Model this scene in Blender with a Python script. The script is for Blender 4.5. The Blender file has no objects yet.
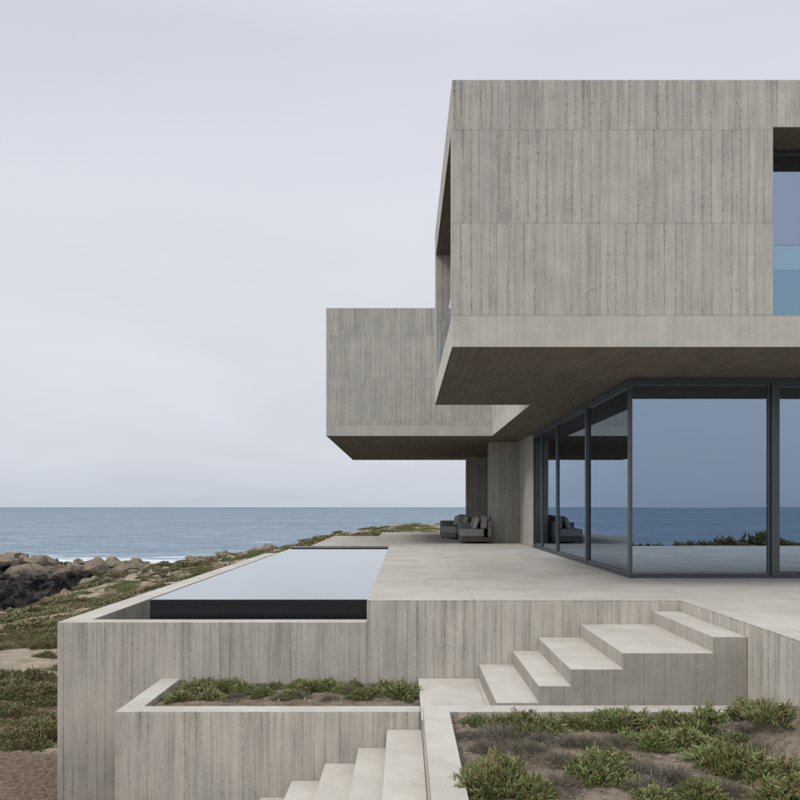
import bpy, bmesh, math, random
from mathutils import Vector, noise, Matrix
random.seed(7)
scene=bpy.context.scene
scene.view_settings.view_transform='Standard'
scene.view_settings.look='None'
scene.view_settings.exposure=0
COL=scene.collection

# ---------------------------------------------------------------- node helper
class NT:
    def __init__(s,tree): s.t=tree; s.n=tree.nodes; s.l=tree.links
    def new(s,typ,ins=None,**props):
        nd=s.n.new(typ)
        for k,v in props.items(): setattr(nd,k,v)
        if ins:
            for k,v in ins.items(): s.set(nd.inputs[k],v)
        return nd
    def set(s,sock,v):
        if isinstance(v,bpy.types.NodeSocket): s.l.new(v,sock)
        elif isinstance(v,bpy.types.Node): s.l.new(v.outputs[0],sock)
        else: sock.default_value=v
    def m(s,op,a,b=0.0,c=0.0,clamp=False):
        nd=s.n.new('ShaderNodeMath'); nd.operation=op; nd.use_clamp=clamp
        s.set(nd.inputs[0],a); s.set(nd.inputs[1],b); s.set(nd.inputs[2],c)
        return nd.outputs[0]
    def ss(s,v,lo,hi,a=0.0,b=1.0):
        nd=s.n.new('ShaderNodeMapRange'); nd.interpolation_type='SMOOTHSTEP'
        s.set(nd.inputs[0],v); s.set(nd.inputs[1],lo); s.set(nd.inputs[2],hi); s.set(nd.inputs[3],a); s.set(nd.inputs[4],b)
        return nd.outputs[0]
    def mixc(s,f,a,b,blend='MIX'):
        nd=s.n.new('ShaderNodeMix'); nd.data_type='RGBA'; nd.blend_type=blend
        s.set(nd.inputs[0],f); s.set(nd.inputs[6],a); s.set(nd.inputs[7],b)
        return nd.outputs[2]
    def mixf(s,f,a,b):
        nd=s.n.new('ShaderNodeMix'); nd.data_type='FLOAT'
        s.set(nd.inputs[0],f); s.set(nd.inputs[2],a); s.set(nd.inputs[3],b)
        return nd.outputs[0]
    def xyz(s,x,y,z):
        nd=s.n.new('ShaderNodeCombineXYZ'); s.set(nd.inputs[0],x); s.set(nd.inputs[1],y); s.set(nd.inputs[2],z); return nd.outputs[0]
    def noise(s,vec,scale,detail=4,rough=.55,dist=0.0):
        nd=s.n.new('ShaderNodeTexNoise'); s.set(nd.inputs['Vector'],vec)
        nd.inputs['Scale'].default_value=scale; nd.inputs['Detail'].default_value=detail
        nd.inputs['Roughness'].default_value=rough; nd.inputs['Distortion'].default_value=dist
        return nd.outputs[0]
    def scl(s,col,f):
        nd=s.n.new('ShaderNodeVectorMath'); nd.operation='SCALE'; s.set(nd.inputs[0],col); s.set(nd.inputs['Scale'],f); return nd.outputs[0]

def newmat(name):
    m=bpy.data.materials.new(name); m.use_nodes=True; m.node_tree.nodes.clear()
    nt=NT(m.node_tree); out=nt.new('ShaderNodeOutputMaterial'); nt.out=out.inputs['Surface']
    return m,nt
def princ(nt,**k):
    p=nt.new('ShaderNodeBsdfPrincipled')
    for a,b in k.items(): nt.set(p.inputs[a.replace('_',' ')],b)
    nt.l.new(p.outputs[0],nt.out); return p
def C(r,g,b): return (r,g,b,1)
def simple(name,col,rough=.5,metal=0,var=.15,scale=20,bump=.0,spec=.5):
    m,nt=newmat(name); g=nt.new('ShaderNodeNewGeometry').outputs['Position']
    n=nt.noise(g,scale,3)
    f=nt.m('MULTIPLY_ADD',n,var*2,1-var)
    p=princ(nt,Base_Color=nt.scl(col[:3],f),Roughness=rough,Metallic=metal)
    p.inputs['Specular IOR Level'].default_value=spec
    if bump:
        b=nt.new('ShaderNodeBump',{'Height':n,'Strength':bump,'Distance':.01}); nt.l.new(b.outputs[0],p.inputs['Normal'])
    return m

# ---------------------------------------------------------------- concrete
def concrete(name,base=(.49,.474,.44),bw=.105,hper=1.3,vper=.84,v0=0,u0=0,contrast=1.0,topcol=(.49,.475,.445),
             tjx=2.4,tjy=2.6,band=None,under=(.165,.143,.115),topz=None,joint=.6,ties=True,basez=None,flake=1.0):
    m,nt=newmat(name)
    g=nt.new('ShaderNodeNewGeometry'); P=g.outputs['Position']; N=g.outputs['True Normal']
    sp=nt.new('ShaderNodeSeparateXYZ',{0:P}); sn=nt.new('ShaderNodeSeparateXYZ',{0:N})
    x,y,z=sp.outputs; nx,ny,nz=sn.outputs
    isx=nt.m('GREATER_THAN',nt.m('ABSOLUTE',nx),.6)
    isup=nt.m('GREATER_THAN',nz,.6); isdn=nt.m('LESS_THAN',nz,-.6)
    notd=nt.m('SUBTRACT',1,isdn)
    u=nt.mixf(isx,x,y); v=nt.mixf(isdn,z,y)
    row=nt.m('FLOOR',nt.m('DIVIDE',nt.m('SUBTRACT',v,v0),hper))
    irr=nt.noise(nt.xyz(nt.m('MULTIPLY',u,4.0),row,5.5),1.0,1)      # depends on u only: straight, unequal boards
    t=nt.m('ADD',nt.m('DIVIDE',u,bw),nt.m('MULTIPLY',irr,1.6))
    bid=nt.m('FLOOR',t); f=nt.m('FRACT',t)
    wn=nt.new('ShaderNodeTexWhiteNoise',{'Vector':nt.xyz(bid,row,isx)},noise_dimensions='3D')
    r=wn.outputs[0]
    rs=nt.new('ShaderNodeSeparateXYZ',{0:wn.outputs['Color']}); r2=rs.outputs[1]; r3=rs.outputs[2]
    ed=nt.m('SUBTRACT',.5,nt.m('ABSOLUTE',nt.m('SUBTRACT',f,.5)))
    gr=nt.noise(nt.xyz(nt.m('MULTIPLY',u,44),nt.m('MULTIPLY',v,1.9),nt.m('MULTIPLY',bid,1.3)),1.0,4,.70)
    gr2=nt.noise(nt.xyz(nt.m('MULTIPLY',u,6),nt.m('MULTIPLY',v,.8),isx),1.0,4,.65)
    seam=nt.m('MULTIPLY',nt.ss(ed,.0,.09,1,0),nt.m('MULTIPLY',nt.ss(r2,.25,.9,.12,1),nt.ss(gr2,.38,.60,.25,1)))
    fl=nt.noise(nt.xyz(nt.m('MULTIPLY',u,80),nt.m('MULTIPLY',v,20),isx),1.0,3,.85)
    flm=nt.m('MULTIPLY',nt.ss(fl,.49,.58),nt.m('MULTIPLY',nt.ss(ed,.02,.34,1,.12),nt.ss(nt.m('MULTIPLY_ADD',r3,.26,gr2),.50,.68)))
    mot=nt.noise(P,2.6,6,.75); fine=nt.noise(P,60,3,.75)
    pit=nt.ss(fine,.64,.70)
    fj=nt.m('FRACT',nt.m('DIVIDE',nt.m('SUBTRACT',v,v0),hper))
    hd=nt.m('MULTIPLY',nt.m('SUBTRACT',.5,nt.m('ABSOLUTE',nt.m('SUBTRACT',fj,.5))),hper)
    hj=nt.ss(hd,.002,.009,1,0)
    fv=nt.m('FRACT',nt.m('DIVIDE',nt.m('SUBTRACT',u,u0),vper))
    vd=nt.m('MULTIPLY',nt.m('SUBTRACT',.5,nt.m('ABSOLUTE',nt.m('SUBTRACT',fv,.5))),vper)
    vj=nt.ss(vd,.002,.008,1,0)
    jt=nt.m('MULTIPLY',nt.m('MAXIMUM',hj,nt.m('MULTIPLY',vj,.8)),nt.m('MULTIPLY',nt.ss(gr2,.35,.6,.5,1),joint))
    k=contrast
    val=nt.m('MULTIPLY_ADD',nt.m('SUBTRACT',r,.5),.125*k,1.03)
    val=nt.m('MULTIPLY_ADD',nt.m('SUBTRACT',gr,.5),.68*k,val)
    val=nt.m('MULTIPLY_ADD',nt.m('SUBTRACT',gr2,.5),.36*k,val)
    val=nt.m('MULTIPLY_ADD',nt.m('SUBTRACT',mot,.5),.62,val)
    val=nt.m('MULTIPLY_ADD',nt.m('SUBTRACT',fine,.5),.45,val)
    val=nt.m('MULTIPLY_ADD',seam,-.25*k,val)
    val=nt.m('MULTIPLY_ADD',flm,-.40*k*flake,val)
    val=nt.m('MULTIPLY_ADD',pit,-.16,val)
    val=nt.m('MULTIPLY_ADD',jt,-.28,val)
    if ties:
        a_=nt.m('SUBTRACT',nt.m('MULTIPLY',nt.m('FRACT',nt.m('DIVIDE',nt.m('ADD',u,.33),1.64)),1.64),.82)
        b_=nt.m('SUBTRACT',nt.m('MULTIPLY',nt.m('FRACT',nt.m('DIVIDE',nt.m('SUBTRACT',v,v0),1.06)),1.06),.30)
        td=nt.m('SQRT',nt.m('ADD',nt.m('MULTIPLY',a_,a_),nt.m('MULTIPLY',b_,b_)))
        val=nt.m('MULTIPLY_ADD',nt.ss(td,.010,.015,1,0),-.35,val)
    if band is not None:
        bm_=nt.m('MULTIPLY',nt.m('LESS_THAN',z,band),notd)
        val2=nt.m('MULTIPLY_ADD',nt.m('SUBTRACT',mot,.5),.7,1.12)
        val2=nt.m('MULTIPLY_ADD',nt.m('SUBTRACT',gr2,.5),.35,val2)
        val2=nt.m('MULTIPLY_ADD',nt.m('SUBTRACT',fine,.5),.45,val2)
        val=nt.mixf(nt.m('MULTIPLY',bm_,.8),val,val2)
        ln=nt.ss(nt.m('ABSOLUTE',nt.m('SUBTRACT',z,band)),.003,.012,1,0)
        val=nt.m('MULTIPLY_ADD',nt.m('MULTIPLY',ln,notd),-.2,val)
    if topz is not None:
        st=nt.noise(nt.xyz(nt.m('MULTIPLY',u,9),nt.m('MULTIPLY',v,.5),3.3),1.0,4,.75)
        smk=nt.m('MULTIPLY',nt.ss(nt.m('SUBTRACT',topz,z),0,1.1,1,0),nt.ss(st,.47,.65))
        val=nt.m('MULTIPLY_ADD',nt.m('MULTIPLY',smk,notd),-.22,val)
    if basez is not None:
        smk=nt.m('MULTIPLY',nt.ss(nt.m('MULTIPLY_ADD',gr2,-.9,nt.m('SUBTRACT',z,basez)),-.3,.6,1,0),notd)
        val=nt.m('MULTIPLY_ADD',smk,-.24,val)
    tint=nt.mixc(nt.ss(mot,.35,.65),C(base[0],base[1]*.99,base[2]*.97),C(base[0],base[1]*.975,base[2]*.925))
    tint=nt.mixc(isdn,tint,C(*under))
    wall=nt.scl(tint,val)
    h=nt.m('MULTIPLY_ADD',gr,1.2,nt.m('MULTIPLY_ADD',nt.ss(ed,0,.07,1,0),-.35,nt.m('MULTIPLY',r,.6)))
    b=nt.new('ShaderNodeBump',{'Height':h,'Strength':.7,'Distance':.007})
    dw=nt.new('ShaderNodeBsdfDiffuse',{'Color':wall,'Normal':b.outputs[0]})
    jx=nt.m('FRACT',nt.m('DIVIDE',nt.m('SUBTRACT',x,.75),tjx)); jy=nt.m('FRACT',nt.m('DIVIDE',nt.m('SUBTRACT',y,8.7),tjy))
    lx=nt.ss(nt.m('MULTIPLY',nt.m('SUBTRACT',.5,nt.m('ABSOLUTE',nt.m('SUBTRACT',jx,.5))),tjx),.002,.007,1,0)
    ly=nt.ss(nt.m('MULTIPLY',nt.m('SUBTRACT',.5,nt.m('ABSOLUTE',nt.m('SUBTRACT',jy,.5))),tjy),.003,.012,1,0)
    tj=nt.m('MAXIMUM',lx,ly)
    tn=nt.noise(P,1.1,6,.75); tf=nt.noise(P,55,3,.7)
    tv=nt.m('MULTIPLY_ADD',nt.m('SUBTRACT',tn,.5),.8,1.0)
    tv=nt.m('MULTIPLY_ADD',nt.m('SUBTRACT',tf,.5),.38,tv)
    tv=nt.m('MULTIPLY_ADD',nt.ss(tf,.66,.72),-.12,tv)
    tv=nt.m('MULTIPLY_ADD',tj,-.26,tv)
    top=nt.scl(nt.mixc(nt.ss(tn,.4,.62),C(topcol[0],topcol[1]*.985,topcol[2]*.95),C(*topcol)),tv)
    b2=nt.new('ShaderNodeBump',{'Height':tf,'Strength':.35,'Distance':.006})
    dt=nt.new('ShaderNodeBsdfDiffuse',{'Color':top,'Normal':b2.outputs[0]})
    mx=nt.new('ShaderNodeMixShader',{0:isup,1:dw.outputs[0],2:dt.outputs[0]}); nt.l.new(mx.outputs[0],nt.out)
    return m

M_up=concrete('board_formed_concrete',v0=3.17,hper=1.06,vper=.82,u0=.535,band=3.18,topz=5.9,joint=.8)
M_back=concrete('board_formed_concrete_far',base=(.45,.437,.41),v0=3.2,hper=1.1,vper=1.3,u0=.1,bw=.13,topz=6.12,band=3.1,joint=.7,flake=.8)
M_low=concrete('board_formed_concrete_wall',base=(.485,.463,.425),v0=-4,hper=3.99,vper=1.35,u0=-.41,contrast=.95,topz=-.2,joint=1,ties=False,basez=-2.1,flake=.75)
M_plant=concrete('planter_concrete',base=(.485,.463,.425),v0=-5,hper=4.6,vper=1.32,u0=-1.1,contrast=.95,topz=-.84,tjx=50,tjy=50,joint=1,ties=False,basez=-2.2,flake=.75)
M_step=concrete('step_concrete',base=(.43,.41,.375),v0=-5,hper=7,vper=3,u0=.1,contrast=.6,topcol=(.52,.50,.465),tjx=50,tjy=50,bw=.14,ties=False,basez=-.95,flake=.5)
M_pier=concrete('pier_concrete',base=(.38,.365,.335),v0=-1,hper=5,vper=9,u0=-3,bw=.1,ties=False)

# ---------------------------------------------------------------- mesh helpers
def link(me,name,mat=None,parent=None):
    o=bpy.data.objects.new(name,me); COL.objects.link(o)
    if mat: 
        for mm in (mat if isinstance(mat,(list,tuple)) else [mat]): me.materials.append(mm)
    if parent: o.parent=parent
    return o
def empty(name,loc=(0,0,0)):
    e=bpy.data.objects.new(name,None); COL.objects.link(e); e.location=loc; e.empty_display_size=.2; return e
def boxbm(bm,x0,x1,y0,y1,z0,z1,mi=0):
    vs=[bm.verts.new((x,y,z)) for z in (z0,z1) for y in (y0,y1) for x in (x0,x1)]
    for q in ((0,2,3,1),(4,5,7,6),(0,1,5,4),(2,6,7,3),(0,4,6,2),(1,3,7,5)):
        f=bm.faces.new([vs[i] for i in q]); f.material_index=mi
def box(name,x0,x1,y0,y1,z0,z1,mat,parent=None,bev=.006):
    me=bpy.data.meshes.new(name); bm=bmesh.new(); boxbm(bm,x0,x1,y0,y1,z0,z1)
    bm.to_mesh(me); bm.free(); o=link(me,name,mat,parent)
    if bev: bevel(o,bev)
    return o
def bevel(o,w,seg=2):
    b=o.modifiers.new('bevel','BEVEL'); b.width=w; b.segments=seg; b.limit_method='ANGLE'; b.angle_limit=math.radians(40)
def cut(o,boxes):
    tmp=[]
    for i,b in enumerate(boxes):
        c=box('tmpcut',*b,None,None,0); tmp.append(c)
        md=o.modifiers.new('b%d'%i,'BOOLEAN'); md.operation='DIFFERENCE'; md.object=c; md.solver='EXACT'
    dg=bpy.context.evaluated_depsgraph_get(); me=bpy.data.meshes.new_from_object(o.evaluated_get(dg))
    o.modifiers.clear(); o.data=me
    for c in tmp: bpy.data.objects.remove(c)
def prism(name,poly,z0,z1,mat,parent=None,bev=.006):
    me=bpy.data.meshes.new(name); bm=bmesh.new()
    b=[bm.verts.new((x,y,z0)) for x,y in poly]; t=[bm.verts.new((x,y,z1)) for x,y in poly]
    bm.faces.new(t); bm.faces.new(b[::-1]); n=len(poly)
    for i in range(n): bm.faces.new((b[i],b[(i+1)%n],t[(i+1)%n],t[i]))
    bmesh.ops.recalc_face_normals(bm,faces=bm.faces)
    bm.to_mesh(me); bm.free(); o=link(me,name,mat,parent)
    if bev: bevel(o,bev)
    return o

# ---------------------------------------------------------------- materials misc
M_frame=simple('anodised_frame',(.10,.108,.118),.38,.6,.05)
M_dark=simple('dark_interior',(.05,.052,.055),.7,0,.1,3)
M_intwall=simple('interior_wall',(.22,.21,.20),.7,0,.08,2)
M_tile=simple('black_pool_tile',(.012,.013,.016),.25,0,.3,30)
M_fabric=simple('outdoor_fabric',(.24,.24,.23),.9,0,.15,60,.3,.2)
M_fabric2=simple('cushion_fabric',(.17,.17,.165),.9,0,.15,60,.3,.2)
M_fabric3=simple('cushion_fabric_sage',(.30,.30,.25),.9,0,.15,60,.3,.2)
M_wood=simple('sofa_frame_wood',(.07,.06,.05),.6)

def glassmat(name,refl=(.52,.64,.79),trans=(.42,.46,.50),base=.56):
    m,nt=newmat(name)
    lw=nt.new('ShaderNodeFresnel',{'IOR':1.5})
    g=nt.new('ShaderNodeNewGeometry').outputs['Position']
    n=nt.noise(g,.5,1); b=nt.new('ShaderNodeBump',{'Height':n,'Strength':.05,'Distance':.02})
    gl=nt.new('ShaderNodeBsdfGlossy',{'Color':C(*refl),'Roughness':.004}); nt.l.new(b.outputs[0],gl.inputs['Normal'])
    tr=nt.new('ShaderNodeBsdfTransparent',{'Color':C(*trans)})
    f=nt.m('MULTIPLY_ADD',lw.outputs[0],1-base,base,clamp=True)
    mx=nt.new('ShaderNodeMixShader',{0:f,1:tr.outputs[0],2:gl.outputs[0]}); nt.l.new(mx.outputs[0],nt.out)
    return m
M_glass=glassmat('tinted_glass')
M_bal=glassmat('balustrade_glass',(.8,.9,1),(.75,.88,.9),.12)

def watermat():
    m,nt=newmat('pool_water'); P=nt.new('ShaderNodeNewGeometry').outputs['Position']
    n=nt.noise(P,5,3,.5)
    b=nt.new('ShaderNodeBump',{'Height':n,'Strength':.06,'Distance':.01})
    p=princ(nt,Base_Color=C(.14,.20,.22),Roughness=.02); nt.l.new(b.outputs[0],p.inputs['Normal']); p.inputs['IOR'].default_value=1.36
    p.inputs['Coat Weight'].default_value=.65
    return m
M_water=watermat()

# ================================================================= HOUSE
house=empty('concrete_house')
S=2.82
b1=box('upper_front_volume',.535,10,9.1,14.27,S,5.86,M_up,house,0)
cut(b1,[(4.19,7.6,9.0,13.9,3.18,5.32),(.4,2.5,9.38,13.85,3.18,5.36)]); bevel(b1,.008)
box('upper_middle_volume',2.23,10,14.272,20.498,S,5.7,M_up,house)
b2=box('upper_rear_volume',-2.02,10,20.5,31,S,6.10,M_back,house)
def pane_y(y,x0,x1,z0,z1,fr=.05,par=house,mat=M_glass,d=.07,nm='window'):
    box(nm+'_glass',x0+fr*.6,x1-fr*.6,y+d*.4,y+d*.4+.012,z0+fr*.6,z1-fr*.6,mat,par,0)
    for a in ((x0,x1,y,y+d,z0,z0+fr),(x0,x1,y,y+d,z1-fr,z1),(x0,x0+fr,y+.001,y+d-.001,z0+fr,z1-fr),(x1-fr,x1,y+.001,y+d-.001,z0+fr,z1-fr)):
        box(nm+'_frame',*a,M_frame,par,.003)
def pane_x(x,y0,y1,z0,z1,fr=.05,par=house,mat=M_glass,d=.07,nm='sliding_door'):
    box(nm+'_glass',x+d*.4,x+d*.4+.012,y0+fr*.6,y1-fr*.6,z0+fr*.6,z1-fr*.6,mat,par,0)
    for a in ((x,x+d,y0,y1,z0,z0+fr),(x,x+d,y0,y1,z1-fr,z1),(x+.001,x+d-.001,y0,y0+fr,z0+fr,z1-fr),(x+.001,x+d-.001,y1-fr,y1,z0+fr,z1-fr)):
        box(nm+'_frame',*a,M_frame,par,.003)
pane_y(9.68,4.195,7.595,3.185,5.315,nm='upper_window')
box('upper_room_back',4.2,7.59,13.7,13.8,3.19,5.31,M_intwall,house,0)
box('window_balustrade',4.2,7.59,9.22,9.235,3.185,4.02,M_bal,house,0)
pane_x(2.40,9.39,13.84,3.185,5.355,nm='loggia_window')
box('loggia_balustrade',.60,.612,9.39,13.84,3.185,3.75,M_bal,house,0)
ZT=2.75
box('glazing_header',3.15,10,11.25,11.36,ZT,S-.002,M_frame,house,.003)
box('glazing_header_side',3.15,3.25,11.362,19.8,ZT,S-.002,M_frame,house,.003)
GZ=.03
box('glazing_sill',3.15,10,11.245,11.37,.002,GZ,M_frame,house,.003)
box('glazing_sill_side',3.145,3.26,11.372,19.8,.002,GZ,M_frame,house,.003)
pane_y(11.27,3.17,5.15,GZ,ZT,.035,nm='picture_window')
pane_y(11.27,5.22,7.6,GZ,ZT,.06,nm='picture_window')
pane_y(11.27,7.63,10,GZ,ZT,.05,nm='picture_window')
box('mullion',5.152,5.218,11.24,11.38,GZ,ZT,M_frame,house,.003)
for a,b in ((11.35,13.93),(14.05,16.72),(16.78,18.6),(18.66,19.79)):
    pane_x(3.17,a,b,GZ,ZT,.05)
box('mullion_side',3.155,3.25,13.935,14.045,GZ,ZT,M_frame,house,.003)
box('interior_floor',3.27,9.99,11.39,19.78,.004,.02,simple('interior_floor_mat',(.30,.29,.27),.3,0,.1,2),house,0)
box('interior_back_wall',3.3,9.99,19.6,19.78,.03,2.80,M_intwall,house,0)
box('interior_right_wall',9.8,9.99,11.4,19.58,.03,2.80,M_intwall,house,0)
box('kitchen_island',5.2,7.4,15.5,16.5,.025,.92,M_dark,house,.01)
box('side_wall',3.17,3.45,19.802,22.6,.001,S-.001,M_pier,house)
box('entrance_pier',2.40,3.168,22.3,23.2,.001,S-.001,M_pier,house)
box('rear_wall',2.22,9.9,29,29.3,.001,S-.001,M_pier,house)
box('rear_return',3.3,3.6,23.3,28.99,.001,S-.001,M_pier,house)

# ================================================================= TERRACE
TX=-.41
terrace=prism('terrace',[(TX,8.6),(2.96,8.6),(2.96,2.0),(14,2.0),(14,31.5),(-.9,31.5),(-.9,27.6),(-2.44,27.6),(-2.44,20.7),(TX,20.7)],-2.9,0,M_low,None,.008)

# ================================================================= POOL
pool=empty('swimming_pool')
PZ=-.236
prism('pool_wall',[(-3.74,8.602),(TX-.002,8.602),(TX-.002,8.80),(-3.44,8.80),(-3.44,21.2),(-2.45,21.2),(-2.45,21.45),(-3.74,21.45)],-3.0,PZ,M_low,pool,.008)
box('overflow_channel',-3.439,TX-.003,8.801,21.19,-1.0,-.50,M_tile,pool,0)
box('pool_tank',-2.88,TX-.003,9.03,20.2,-.499,-.05,M_tile,pool,.004)
box('pool_back_coping',-2.88,TX-.003,20.202,20.69,-.49,-.02,M_tile,pool,.004)
me=bpy.data.meshes.new('pool_surface'); bm=bmesh.new(); bm.faces.new([bm.verts.new(p) for p in ((-2.874,9.036,-.045),(TX-.01,9.036,-.045),(TX-.01,20.19,-.045),(-2.874,20.19,-.045))]); bm.to_mesh(me); bm.free()
link(me,'water_surface',M_water,pool)

# ================================================================= STAIRS
def stairs(name,prof,y0,y1,base,mat):
    me=bpy.data.meshes.new(name); bm=bmesh.new()
    xr=prof[0]; steps=prof[1]
    pts=[(xr,base),(xr,steps[0][1])]
    for i,(xl,z) in enumerate(steps):
        pts.append((xl,z)); 
        nz=steps[i+1][1] if i+1<len(steps) else base
        pts.append((xl,nz))
    a=[bm.verts.new((x,y0,z)) for x,z in pts]; b=[bm.verts.new((x,y1,z)) for x,z in pts]
    bm.faces.new(a); bm.faces.new(b[::-1]); n=len(pts)
    for i in range(n): bm.faces.new((a[i],b[i],b[(i+1)%n],a[(i+1)%n]))
    bmesh.ops.recalc_face_normals(bm,faces=bm.faces)
    bm.to_mesh(me); bm.free(); o=link(me,name,mat); bevel(o,.007); return o
stairs('concrete_stairs',(2.957,[(2.66,-.12),(1.88,-.26),(1.43,-.40),(1.155,-.545),(.79,-.69),(.142,-.842)]),6.91,8.597,-2.9,M_step)
stairs('concrete_stairs',(.152,[(-.16,-1.0),(-.42,-1.165),(-.72,-1.305),(-1.02,-1.46),(-1.30,-1.61),(-1.60,-1.76),(-1.9,-1.91),(-2.2,-2.06)]),4.2,7.197,-3.0,M_step)

# ================================================================= PLANTERS
def planter(name,x0,x1,y0,y1,z,w,sides,mat,zb=-3.0):
    e=empty(name)
    o=box('planter_walls',x0,x1,y0,y1,zb,z,mat,e,0)
    L,R,F,B=sides
    cut(o,[(x0+(w if L else -.1),x1-(w if R else -.1),y0+(w if F else -.1),y1-(w if B else -.1),z-.6,z+.2)])
    bevel(o,.007)
    return e
pl1=planter('planter',-2.61,.139,7.2,8.596,-.84,.2,(1,0,1,0),M_plant)
pl2=planter('planter',.155,2.955,3.2,6.907,-.71,.22,(1,0,1,1),M_plant)

def soilmat():
    m,nt=newmat('dry_soil'); P=nt.new('ShaderNodeNewGeometry').outputs['Position']
    n=nt.noise(P,7,5,.75); n2=nt.noise(P,60,3,.75)
    c=nt.mixc(nt.ss(n,.35,.65),C(.12,.095,.072),C(.25,.205,.16))
    c=nt.mixc(nt.ss(n2,.55,.7,0,.7),c,C(.36,.31,.25)); c=nt.mixc(nt.ss(n2,.3,.45,.7,0),c,C(.05,.04,.03))
    b=nt.new('ShaderNodeBump',{'Height':nt.m('MULTIPLY_ADD',n2,.5,n),'Strength':.9,'Distance':.02})
    d=nt.new('ShaderNodeBsdfDiffuse',{'Color':c,'Normal':b.outputs[0]}); nt.l.new(d.outputs[0],nt.out); return m
M_soil=soilmat()
def soil(name,x0,x1,y0,y1,zf,par,step=.05):
    nx=int((x1-x0)/step)+1; ny=int((y1-y0)/step)+1
    vs=[];fs=[]
    for j in range(ny+1):
        for i in range(nx+1):
            x=x0+(x1-x0)*i/nx; y=y0+(y1-y0)*j/ny
            vs.append((x,y,zf(x,y)))
    for j in range(ny):
        for i in range(nx):
            a=j*(nx+1)+i; fs.append((a,a+1,a+nx+2,a+nx+1))
    me=bpy.data.meshes.new(name); me.from_pydata(vs,[],fs); me.polygons.foreach_set('use_smooth',[True]*len(fs))
    return link(me,name,M_soil,par)
def sm(a,b,v):
    t=max(0,min(1,(v-a)/(b-a))); return t*t*(3-2*t)
def z1(x,y): return -.895+.02*noise.noise((x*1.7,y*1.7,1))+.008*noise.noise((x*8,y*8,4))
def z2(x,y):
    b=-.775+.03*noise.noise((x*1.3,y*1.3,7))+.008*noise.noise((x*9,y*9,4))+.006*noise.noise((x*25,y*25,2))
    return b+ (.27*sm(2.4,2.96,x))*sm(6.8,6.0,y)
soil('soil',-2.409,.137,7.401,8.594,z1,pl1)
soil('soil',.376,2.953,3.421,6.686,z2,pl2,.035)

# ================================================================= PLANTS
def leafmat(name,c1,c2,c3,rv=.45):
    m,nt=newmat(name)
    at=nt.new('ShaderNodeAttribute',attribute_name='var')
    oi=nt.new('ShaderNodeObjectInfo')
    sp=nt.new('ShaderNodeSeparateColor',{0:at.outputs['Color']})
    c=nt.mixc(sp.outputs[0],C(*c1),C(*c2)); c=nt.mixc(nt.ss(sp.outputs[1],.78,.96),c,C(*c3))
    c=nt.mixc(nt.m('MULTIPLY',oi.outputs['Random'],rv),c,C(c3[0]*.8,c3[1]*.85,c3[2]*.9))
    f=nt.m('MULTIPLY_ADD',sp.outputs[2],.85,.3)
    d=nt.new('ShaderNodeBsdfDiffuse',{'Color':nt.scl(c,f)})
    gl=nt.new('ShaderNodeBsdfGlossy',{'Color':C(.8,.85,.8),'Roughness':.45})
    mx=nt.new('ShaderNodeMixShader',{0:.04,1:d.outputs[0],2:gl.outputs[0]}); nt.l.new(mx.outputs[0],nt.out)
    return m
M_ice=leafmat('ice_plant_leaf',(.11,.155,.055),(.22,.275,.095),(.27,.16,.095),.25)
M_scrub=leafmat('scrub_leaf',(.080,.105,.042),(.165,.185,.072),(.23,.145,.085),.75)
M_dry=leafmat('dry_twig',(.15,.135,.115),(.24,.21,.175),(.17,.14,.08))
def clump(name,n,R,H,L,W,mat,seed,up=.8,sides=3,droop=.3):
    rnd=random.Random(seed); vs=[];fs=[];cols=[]
    ph=rnd.uniform(0,9)
    for k in range(n):
        a=rnd.uniform(0,2*math.pi); rr=math.sqrt(rnd.random())
        Re=R*(.62+.75*noise.noise((math.cos(a)*1.9+ph,math.sin(a)*1.9,ph))+.25*rnd.random())
        r=rr*Re; dome=H*(1-(rr**2)*.85)*(.75+.9*noise.noise((math.cos(a)*rr*3+ph,math.sin(a)*rr*3+ph,3)))
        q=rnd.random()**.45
        p=Vector((r*math.cos(a),r*math.sin(a),max(0,dome*q-.01)))
        d=Vector((math.cos(a)*rr+rnd.gauss(0,.6),math.sin(a)*rr+rnd.gauss(0,.6),up+rnd.gauss(0,.35))).normalized()
        l=L*rnd.uniform(.5,1.3); w=W*rnd.uniform(.7,1.2)
        s=d.orthogonal().normalized(); t=d.cross(s)
        base=len(vs)
        bend=Vector((0,0,1))*l*droop*rnd.uniform(-.2,1)
        for (fr,ww) in ((0,.6),(.6,1.0)):
            c=p+d*l*fr+bend*fr*fr*.5
            for i in range(sides):
                an=2*math.pi*i/sides; vs.append(c+(s*math.cos(an)+t*math.sin(an))*w*ww)
        vs.append(p+d*l+bend*.6)
        for i in range(sides):
            j=(i+1)%sides
            fs.append((base+i,base+j,base+sides+j,base+sides+i)); fs.append((base+sides+i,base+sides+j,base+2*sides))
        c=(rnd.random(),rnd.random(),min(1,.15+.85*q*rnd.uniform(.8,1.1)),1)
        cols+= [c]*(2*sides+1)
    me=bpy.data.meshes.new(name); me.from_pydata([tuple(v) for v in vs],[],fs)
    ca=me.color_attributes.new('var','FLOAT_COLOR','POINT')
    ca.data.foreach_set('color',[x for c in cols for x in c])
    me.materials.append(mat); return me
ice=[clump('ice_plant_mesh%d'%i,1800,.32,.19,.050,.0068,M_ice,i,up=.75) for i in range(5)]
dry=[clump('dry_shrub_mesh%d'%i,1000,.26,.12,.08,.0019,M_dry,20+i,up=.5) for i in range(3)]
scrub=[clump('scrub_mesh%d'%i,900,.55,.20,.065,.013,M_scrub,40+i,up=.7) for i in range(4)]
scrubf=[clump('scrubfar_mesh%d'%i,420,1.0,.38,.13,.04,M_scrub,60+i,up=.7) for i in range(4)]
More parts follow.
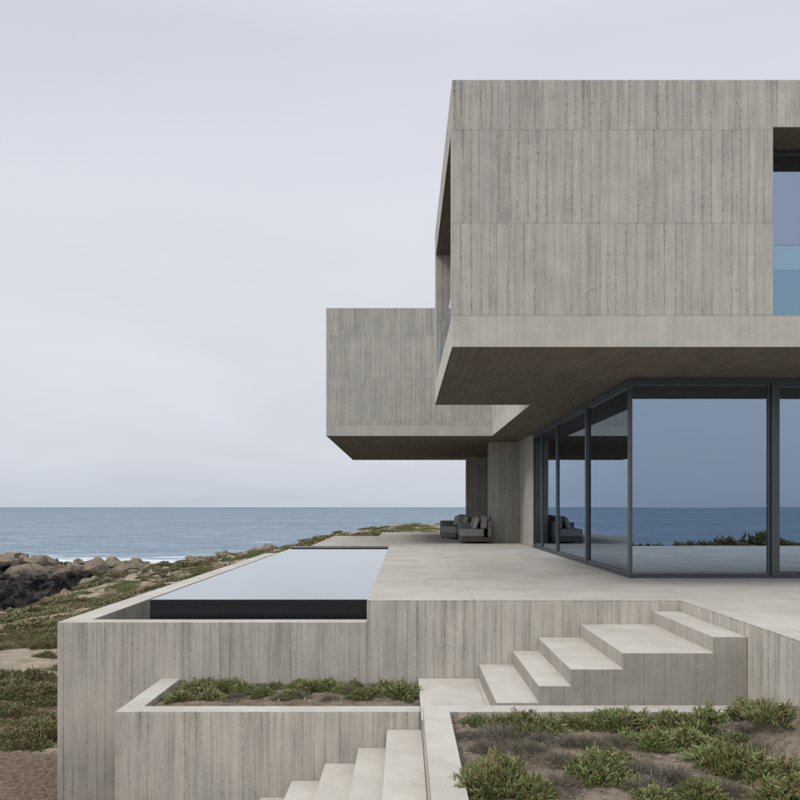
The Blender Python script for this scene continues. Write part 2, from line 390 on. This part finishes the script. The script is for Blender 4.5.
def put(me,name,x,y,z,s,par=None,sz=1):
    o=bpy.data.objects.new(name,me); COL.objects.link(o); o.location=(x,y,z); o.rotation_euler=(random.uniform(-.1,.1),random.uniform(-.1,.1),random.uniform(0,6.28)); o.scale=(s,s,s*sz)
    if par: o.parent=par
    return o
def W(px,py,z):
    D=(1-z)*800/(py-507); return ((px-405)*D/800,D)
for px,py,s,k in ((545,730,.9,0),(632,727,1.1,1),(668,722,1.1,2),(704,730,1.15,3),(612,724,.9,0),(655,745,.9,1),(688,745,.85,4),
                  (595,778,1.0,0),(612,763,.7,3),(742,772,1.1,2),(775,782,1.1,1),(715,762,.9,4),(790,800,.9,3),(500,785,1.05,1),(478,795,.9,2),(530,797,.9,4),
                  (485,770,.6,3),(778,748,.95,1),(700,800,.75,2),(573,727,.7,0),(655,803,.7,0),(788,732,.9,3),(758,725,.8,0),(520,722,.8,1),(498,722,.7,2),(735,745,.7,2),(630,742,.75,4),(475,722,.5,0),(590,722,.7,3)):
    x,y=W(px,py,-.78); x=min(x,2.8); y=min(y,6.5)
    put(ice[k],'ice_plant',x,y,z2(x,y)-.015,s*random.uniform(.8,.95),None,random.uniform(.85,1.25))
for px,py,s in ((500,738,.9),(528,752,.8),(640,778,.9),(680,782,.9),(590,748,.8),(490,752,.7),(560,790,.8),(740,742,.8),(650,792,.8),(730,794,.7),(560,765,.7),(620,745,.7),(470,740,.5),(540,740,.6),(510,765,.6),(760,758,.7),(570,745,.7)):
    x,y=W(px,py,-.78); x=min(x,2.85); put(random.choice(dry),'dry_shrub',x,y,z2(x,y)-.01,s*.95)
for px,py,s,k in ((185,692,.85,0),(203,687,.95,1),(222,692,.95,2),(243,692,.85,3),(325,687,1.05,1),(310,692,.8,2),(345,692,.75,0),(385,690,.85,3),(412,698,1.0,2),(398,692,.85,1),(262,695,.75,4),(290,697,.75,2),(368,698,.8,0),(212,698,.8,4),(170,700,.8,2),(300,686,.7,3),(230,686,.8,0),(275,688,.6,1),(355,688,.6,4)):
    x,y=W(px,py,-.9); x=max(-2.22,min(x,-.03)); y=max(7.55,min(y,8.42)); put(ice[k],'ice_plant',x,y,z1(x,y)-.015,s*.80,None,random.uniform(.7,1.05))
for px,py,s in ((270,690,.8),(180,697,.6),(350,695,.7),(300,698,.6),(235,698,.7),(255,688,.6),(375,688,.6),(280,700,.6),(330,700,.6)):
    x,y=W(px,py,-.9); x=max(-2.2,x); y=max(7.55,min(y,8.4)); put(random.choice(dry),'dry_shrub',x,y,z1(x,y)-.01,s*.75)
def litter(name,n,region,zf,par,s0,s1,mat,seed):
    rnd=random.Random(seed); bm=bmesh.new()
    for i in range(n):
        x=rnd.uniform(region[0],region[1]); y=rnd.uniform(region[2],region[3]); s=rnd.uniform(s0,s1)*(.6+rnd.random()**3*1.6)
        M=Matrix.Translation((x,y,zf(x,y)+s*.2))@Matrix.Rotation(rnd.uniform(0,6.3),4,'Z')@Matrix.Rotation(rnd.uniform(0,1),4,'X')@Matrix.Diagonal((s*rnd.uniform(.6,1.6),s,s*rnd.uniform(.4,.8),1))
        bmesh.ops.create_icosphere(bm,subdivisions=1,radius=1,matrix=M)
    me=bpy.data.meshes.new(name); bm.to_mesh(me); bm.free(); return link(me,name,mat,par)
M_peb=simple('pebble',(.23,.20,.165),.9,0,.5,25)
litter('gravel',2600,(.4,2.93,3.9,6.66),z2,pl2,.003,.010,M_peb,3)
litter('gravel',700,(-2.38,.1,7.42,8.57),z1,pl1,.004,.010,M_peb,4)

# ================================================================= TERRAIN
SEA=-11.0
def fbm(x,y,s,o=5,seed=0): return noise.fractal((x*s,y*s,seed),1.0,2.0,o)
def ridg(x,y,s,seed=0): return noise.ridged_multi_fractal((x*s,y*s,seed),.9,2.1,6,1.0,2.0)
def H(x,y):
    p=-2.15-.11*max(0,-x-5.0)*(.4+.6*sm(5,30,y))-.055*max(0,-x-10)*sm(18,40,y)
    p-=.35*sm(9,5,y)*sm(-4,-9,x)
    rise=sm(32,50,y)
    p+=rise*(1.45*sm(-15,1,x))
    nearb=sm(-3.6,-6.5,x)
    away=max(nearb,sm(32,38,y),sm(2.5,-2,y))
    p+=(.22*fbm(x,y,.16,4,1)+.10*fbm(x,y,.8,4,5))*away+.02*fbm(x,y,3,3,9)
    p+=.6*sm(30,55,y)*fbm(x,y,.10,4,3)
    ox=sm(-8,-13,x)*sm(40,52,y)
    p+=ox*.8*max(0,ridg(x,y,.12,14)-.9)
    if y<0: p+=1.2*sm(-3,-20,y)
    wob=5*fbm(0,y,.05,3,2); wob2=7*fbm(x,0,.035,3,4)
    d=min(x+30+.05*max(0,y-40)+wob+max(0,20-y)*.2, 80+wob2*.8-y+.6*min(0,x+8), y+30+wob2*.4, 70-x)
    c=sm(-1,11,d+3*fbm(x,y,.12,4,8))
    rk=ridg(x,y,.2,3)
    z=-13.5+(p+13.5)*c
    z+= (rk-1.1)*1.2*sm(0,.25,c)*sm(1,.85,c)*sm(-2,-8,x)
    t=max(0,min(1,((x+95)*60+(y-126)*(-28))/(60*60+28*28)))
    qx=-95+60*t; qy=126-28*t; dd=math.hypot(x-qx,(y-qy))
    m=sm(17,4,dd+5*fbm(x,y,.1,3,6))
    z=max(z,-13.5+m*(3.6+1.9*ridg(x,y,.15,9)))
    return z
def axis(segs):
    out=[]; 
    for a,b,s in segs:
        n=max(1,int(round((b-a)/s)))
        out+=[a+(b-a)*i/n for i in range(n)]
    out.append(segs[-1][1]); return out
xs=axis([(-160,-100,3),(-100,-40,.8),(-40,-16,.35),(-16,-3,.2),(-3,16,1),(16,90,3)])
ys=axis([(-60,-20,1.5),(-20,4,1),(4,26,.25),(26,60,.4),(60,92,.6),(92,135,.8),(135,170,3)])
vs=[(x,y,H(x,y)) for y in ys for x in xs]; nx=len(xs); fs=[]
for j in range(len(ys)-1):
    for i in range(nx-1):
        a=j*nx+i; fs.append((a,a+1,a+nx+1,a+nx))
me=bpy.data.meshes.new('ground'); me.from_pydata(vs,[],fs); me.polygons.foreach_set('use_smooth',[True]*len(fs))
def groundmat():
    m,nt=newmat('coastal_ground'); g=nt.new('ShaderNodeNewGeometry'); P=g.outputs['Position']
    sp=nt.new('ShaderNodeSeparateXYZ',{0:P}); sn=nt.new('ShaderNodeSeparateXYZ',{0:g.outputs['Normal']})
    x,y,z=sp.outputs
    a=nt.noise(P,.22,4,.6,.4); b=nt.noise(P,2.2,5,.75); c=nt.noise(P,14,4,.8)
    sand=nt.mixc(nt.ss(b,.35,.65),C(.34,.285,.22),C(.50,.435,.345))
    soil=nt.mixc(nt.ss(c,.35,.65),C(.14,.105,.075),C(.29,.225,.165))
    veg=nt.mixc(nt.ss(c,.35,.68),C(.045,.055,.024),C(.12,.13,.052)); veg=nt.mixc(nt.ss(b,.5,.7,0,.4),veg,C(.20,.155,.08))
    rock=nt.mixc(nt.ss(c,.35,.65),C(.13,.105,.08),C(.36,.295,.225)); rock=nt.mixc(nt.ss(b,.35,.5,.8,0),rock,C(.09,.075,.06))
    drk=nt.mixc(nt.ss(b,.35,.7),C(.025,.025,.026),C(.09,.083,.075))
    col=nt.mixc(nt.ss(nt.m('MULTIPLY_ADD',b,.35,a),.60,.66),soil,sand)
    col=nt.mixc(nt.ss(nt.m('MULTIPLY_ADD',b,.55,nt.noise(P,.35,3,.65)),.76,.81),col,veg)
    pc=nt.m('ABSOLUTE',nt.m('SUBTRACT',nt.m('MULTIPLY_ADD',nt.m('ADD',x,8),.35,y),17.0))
    pm=nt.ss(nt.m('MULTIPLY_ADD',b,1.6,pc),2.3,2.9,1,0)
    col=nt.mixc(pm,col,sand)
    bs=nt.ss(nt.m('MULTIPLY_ADD',b,1.5,y),10.6,11.6,1,0)
    col=nt.mixc(bs,col,soil)
    steep=nt.ss(nt.m('MULTIPLY_ADD',c,.15,sn.outputs[2]),.88,.98,1,0)
    steep=nt.m('MULTIPLY',steep,nt.ss(y,24,34))
    col=nt.mixc(steep,col,rock)
    col=nt.mixc(nt.ss(nt.m('MULTIPLY_ADD',b,2.0,z),-7.2,-5.2,1,0),col,drk)
    h=nt.m('MULTIPLY_ADD',c,.5,b)
    bp=nt.new('ShaderNodeBump',{'Height':h,'Strength':.9,'Distance':.18})
    d=nt.new('ShaderNodeBsdfDiffuse',{'Color':col,'Normal':bp.outputs[0]}); nt.l.new(d.outputs[0],nt.out); return m
M_ground=groundmat()
ground=link(me,'ground',M_ground)

sc=empty('coastal_scrub')
rnd=random.Random(5); cnt=0
def inhouse(x,y): return (x>-4.2 and 1.5<y<32) 
def bare(x,y):
    pc=abs(y+(x+8)*.35-17.0)
    return (pc<1.5+.5*noise.noise((x*.8,y*.8,2)) and rnd.random()<.93) or (y<10.4+.6*noise.noise((x,y,6)) and rnd.random()<.9)
for i in range(11000):
    y=rnd.uniform(8.6,78); x=-rnd.uniform(.02,.6)*y+rnd.uniform(-1.5,1.5)
    if inhouse(x,y) or bare(x,y): continue
    dn=noise.noise((x*.25,y*.25,3))+.55*noise.noise((x*1.0,y*1.0,5))
    thr=.05 if y>28 else -.02
    if dn<thr: continue
    z=H(x,y)
    if z<-7.5: continue
    if y<26:
        if rnd.random()<.75: put(rnd.choice(scrub),'scrub',x,y,z-.03,rnd.uniform(.3,.8),sc,rnd.uniform(.6,1.3)); cnt+=1
    elif rnd.random()<.34: put(rnd.choice(scrubf),'scrub',x,y,z-.06,rnd.uniform(.35,.95),sc,rnd.uniform(.45,.9)); cnt+=1
for i in range(300):
    y=rnd.uniform(10,24); x=-.5*y-rnd.uniform(-2.4,.8)
    if x>-4.3 or bare(x,y): continue
    if noise.noise((x*.4,y*.4,8))<-.05: continue
    put(rnd.choice(scrub),'scrub',x,y,H(x,y)-.03,rnd.uniform(.5,.9),sc,rnd.uniform(.8,1.3))
for i in range(170):
    x=rnd.uniform(-7,8); y=rnd.uniform(33,50)
    put(rnd.choice(scrubf),'scrub',x,y,H(x,y)-.06,rnd.uniform(.5,1.2),sc,rnd.uniform(.6,1.2))
for i in range(300):
    x=rnd.uniform(-5,45); y=rnd.uniform(-28,-16)
    put(rnd.choice(scrubf),'scrub',x,y,H(x,y)-.06,rnd.uniform(.8,1.4),sc,rnd.uniform(.7,1.4))
print('scrub',cnt)
def rockmesh(seed):
    bm=bmesh.new(); bmesh.ops.create_icosphere(bm,subdivisions=3,radius=1)
    for v in bm.verts:
        n=v.co.normalized(); k=1+.45*noise.fractal(n*1.3+Vector((seed*7,0,0)),1,2,4)
        k+= .22*noise.cell(n*3+Vector((seed,1,2)))
        v.co=Vector((n.x*1.2,n.y,n.z*.65))*k
    me=bpy.data.meshes.new('rock_mesh%d'%seed); bm.to_mesh(me); bm.free(); me.materials.append(M_rock); return me
def rockmat():
    m,nt=newmat('sandstone_rock'); g=nt.new('ShaderNodeNewGeometry'); P=g.outputs['Position']
    z=nt.new('ShaderNodeSeparateXYZ',{0:P}).outputs[2]
    b=nt.noise(P,1.6,4,.7); c=nt.noise(P,9,4,.75)
    col=nt.mixc(nt.ss(c,.35,.65),C(.13,.108,.085),C(.34,.285,.215))
    drk=nt.mixc(nt.ss(b,.4,.7),C(.022,.022,.022),C(.08,.073,.066))
    col=nt.mixc(nt.ss(nt.m('MULTIPLY_ADD',b,1.5,z),-6.4,-4.8,1,0),col,drk)
    bp=nt.new('ShaderNodeBump',{'Height':nt.m('MULTIPLY_ADD',c,.4,b),'Strength':1,'Distance':.15})
    d=nt.new('ShaderNodeBsdfDiffuse',{'Color':col,'Normal':bp.outputs[0]}); nt.l.new(d.outputs[0],nt.out); return m
M_rock=rockmat()
rocks=[rockmesh(i) for i in range(5)]
rk=empty('coastal_rocks'); rc=0
for i in range(7000):
    if i%3==0: x=rnd.uniform(-95,-32); y=rnd.uniform(92,135)
    elif i%3==1: x=rnd.uniform(-42,-10); y=rnd.uniform(34,82)
    else: x=rnd.uniform(-60,-8); y=rnd.uniform(60,95)
    z=H(x,y)
    if z<-11.6: continue
    far=y>90
    if not far:
        if z>-4.2 and not (y>44 and rnd.random()<.10): continue
        if rnd.random()<.62: continue
    elif rnd.random()<.45: continue
    s=rnd.uniform(.3,1.3)*(1+rnd.random()**3*1.2)*(1.2 if far else .42)
    put(rnd.choice(rocks),'rock',x,y,z+s*.1,s,rk); rc+=1
print('rocks',rc)

# ================================================================= SEA
def seamat():
    m,nt=newmat('sea_water'); g=nt.new('ShaderNodeNewGeometry'); P=g.outputs['Position']
    sp=nt.new('ShaderNodeSeparateXYZ',{0:P}); x,y,z=sp.outputs
    def wv(s,sx,sy,det=4,dist=.3): return nt.noise(nt.xyz(nt.m('MULTIPLY',x,sx),nt.m('MULTIPLY',y,sy),0.0),s,det,.6,dist)
    w1=wv(.05,1,2.2); w2=wv(.35,1,2.4,4); w0=wv(.006,.5,1.6,4)
    h=nt.m('MULTIPLY_ADD',w1,5.0,nt.m('MULTIPLY',w2,1.9))
    bp=nt.new('ShaderNodeBump',{'Height':h,'Strength':1.0,'Distance':1.6})
    deep=nt.mixc(nt.ss(w0,.35,.65),C(.105,.155,.205),C(.16,.215,.265))
    deep=nt.mixc(nt.ss(w2,.42,.60,0,.75),deep,C(.055,.09,.13))
    deep=nt.mixc(nt.ss(w1,.42,.62,0,.45),deep,C(.225,.28,.325))
    fo=wv(.16,.40,2.6,6,.8); fo2=wv(.03,.5,2.5,3)
    dx=nt.m('ADD',x,60); dy=nt.m('SUBTRACT',y,128)
    dist=nt.m('SQRT',nt.m('ADD',nt.m('MULTIPLY',nt.m('MULTIPLY',dx,dx),.30),nt.m('MULTIPLY',dy,dy)))
    near=nt.ss(dist,12,95,1,0)
    fm=nt.ss(nt.m('MULTIPLY_ADD',near,.25,fo),.60,.66)
    fm=nt.m('MULTIPLY',fm,nt.m('MAXIMUM',nt.ss(near,.05,.4),nt.ss(fo2,.50,.60,0,.8)))
    col=nt.mixc(nt.m('MULTIPLY',fm,.95),deep,C(.85,.87,.88))
    df=nt.new('ShaderNodeBsdfDiffuse',{'Color':col})
    gl=nt.new('ShaderNodeBsdfGlossy',{'Color':C(.75,.85,.95),'Roughness':.25})
    nt.l.new(bp.outputs[0],gl.inputs['Normal'])
    mx=nt.new('ShaderNodeMixShader',{0:.2,1:df.outputs[0],2:gl.outputs[0]}); nt.l.new(mx.outputs[0],nt.out)
    return m
me=bpy.data.meshes.new('sea'); R=30000
ring=[(R*math.cos(a*math.pi/48),R*math.sin(a*math.pi/48),SEA) for a in range(96)]
me.from_pydata(ring,[],[tuple(range(96))]); link(me,'sea',seamat())

# ================================================================= SOFAS
def sofa(name,loc,rot,w=1.5):
    e=empty(name,loc); e.rotation_euler=(0,0,rot)
    def part(n,x0,x1,y0,y1,z0,z1,mat,b=.03):
        o=box(n,x0,x1,y0,y1,z0,z1,mat,e,0); bevel(o,b,4)
        for p in o.data.polygons: p.use_smooth=True
        return o
    h=w/2
    part('base_frame',-h,h,-.42,.42,.05,.17,M_wood,.01)
    for sx in (-1,1):
        for sy in (-1,1): part('leg',sx*(h-.08)-.025,sx*(h-.08)+.025,sy*.36-.025,sy*.36+.025,0,.05,M_wood,.005)
    n=2
    for i in range(n):
        a=-h+.02+(w-.04)*i/n; b=a+(w-.04)/n-.01
        part('seat_cushion',a,b,-.42,.22,.17,.40,M_fabric,.05)
        o=part('back_cushion',a+.02,b-.02,.12,.32,.395,.76,M_fabric,.07); 
    part('backrest',-h,h,.33,.42,.17,.62,M_fabric2,.03)
    part('armrest',-h-.12,-h,-.42,.42,.05,.56,M_fabric,.04)
    for i,(px,mt) in enumerate(((-.35,M_fabric3),(.1,M_fabric2),(.45,M_fabric3))):
        o=part('pillow',-.2,.2,-.06,.06,-.17,.17,mt,.055); o.location=(px*w/1.5,.02,.57); o.rotation_euler=(-.35,.15*(i-1),.15*(1-i))
    return e
sofa('outdoor_sofa',(1.95,22.4,.001),math.radians(-90),1.1)
sofa('outdoor_sofa',(1.75,25.2,.001),math.radians(-75),1.5)

# ================================================================= SKY + SUN
w=bpy.data.worlds.new('World'); scene.world=w; w.use_nodes=True; w.node_tree.nodes.clear(); nt=NT(w.node_tree)
sd=Vector((-.72,-.42,.85)).normalized()
el=math.asin(sd.z); az=math.atan2(sd.x,sd.y)
sky=nt.new('ShaderNodeTexSky',sky_type='NISHITA'); sky.sun_disc=False; sky.sun_elevation=el; sky.sun_rotation=az
tc=nt.new('ShaderNodeTexCoord'); G=tc.outputs['Generated']
s3=nt.new('ShaderNodeSeparateXYZ',{0:G}); dz=s3.outputs[2]
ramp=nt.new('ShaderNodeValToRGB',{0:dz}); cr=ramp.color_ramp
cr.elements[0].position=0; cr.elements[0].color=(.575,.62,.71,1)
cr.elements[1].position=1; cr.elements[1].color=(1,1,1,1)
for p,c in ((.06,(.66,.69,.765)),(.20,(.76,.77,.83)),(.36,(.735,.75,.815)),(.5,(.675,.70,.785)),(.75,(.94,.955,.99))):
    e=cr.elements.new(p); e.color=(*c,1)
den=nt.m('ADD',nt.m('ABSOLUTE',dz),.18)
cv=nt.xyz(nt.m('DIVIDE',s3.outputs[0],den),nt.m('DIVIDE',s3.outputs[1],den),nt.m('MULTIPLY',dz,2))
cn=nt.noise(cv,.9,4,.5,.4)
cf=nt.m('MULTIPLY_ADD',nt.m('SUBTRACT',cn,.5),.24,1.0)
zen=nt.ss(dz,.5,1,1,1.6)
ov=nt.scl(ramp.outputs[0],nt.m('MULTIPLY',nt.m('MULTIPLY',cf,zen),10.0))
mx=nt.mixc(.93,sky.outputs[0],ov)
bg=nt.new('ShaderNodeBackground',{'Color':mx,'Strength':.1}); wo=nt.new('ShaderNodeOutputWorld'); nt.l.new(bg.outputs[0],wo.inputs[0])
sun=bpy.data.lights.new('sun','SUN'); sun.energy=1.4; sun.angle=math.radians(14); sun.color=(1,.95,.88)
so=bpy.data.objects.new('sun',sun); COL.objects.link(so); so.rotation_euler=sd.to_track_quat('Z','Y').to_euler(); so.location=(-20,-10,30)

# ================================================================= CAMERA
cam=bpy.data.cameras.new('camera'); co=bpy.data.objects.new('camera',cam); COL.objects.link(co)
co.location=(0,0,1.0); co.rotation_euler=(math.radians(90),0,0)
cam.sensor_width=36; cam.lens=36; cam.shift_x=-5/800; cam.shift_y=107/800; cam.clip_end=60000; cam.clip_start=.05
scene.camera=co
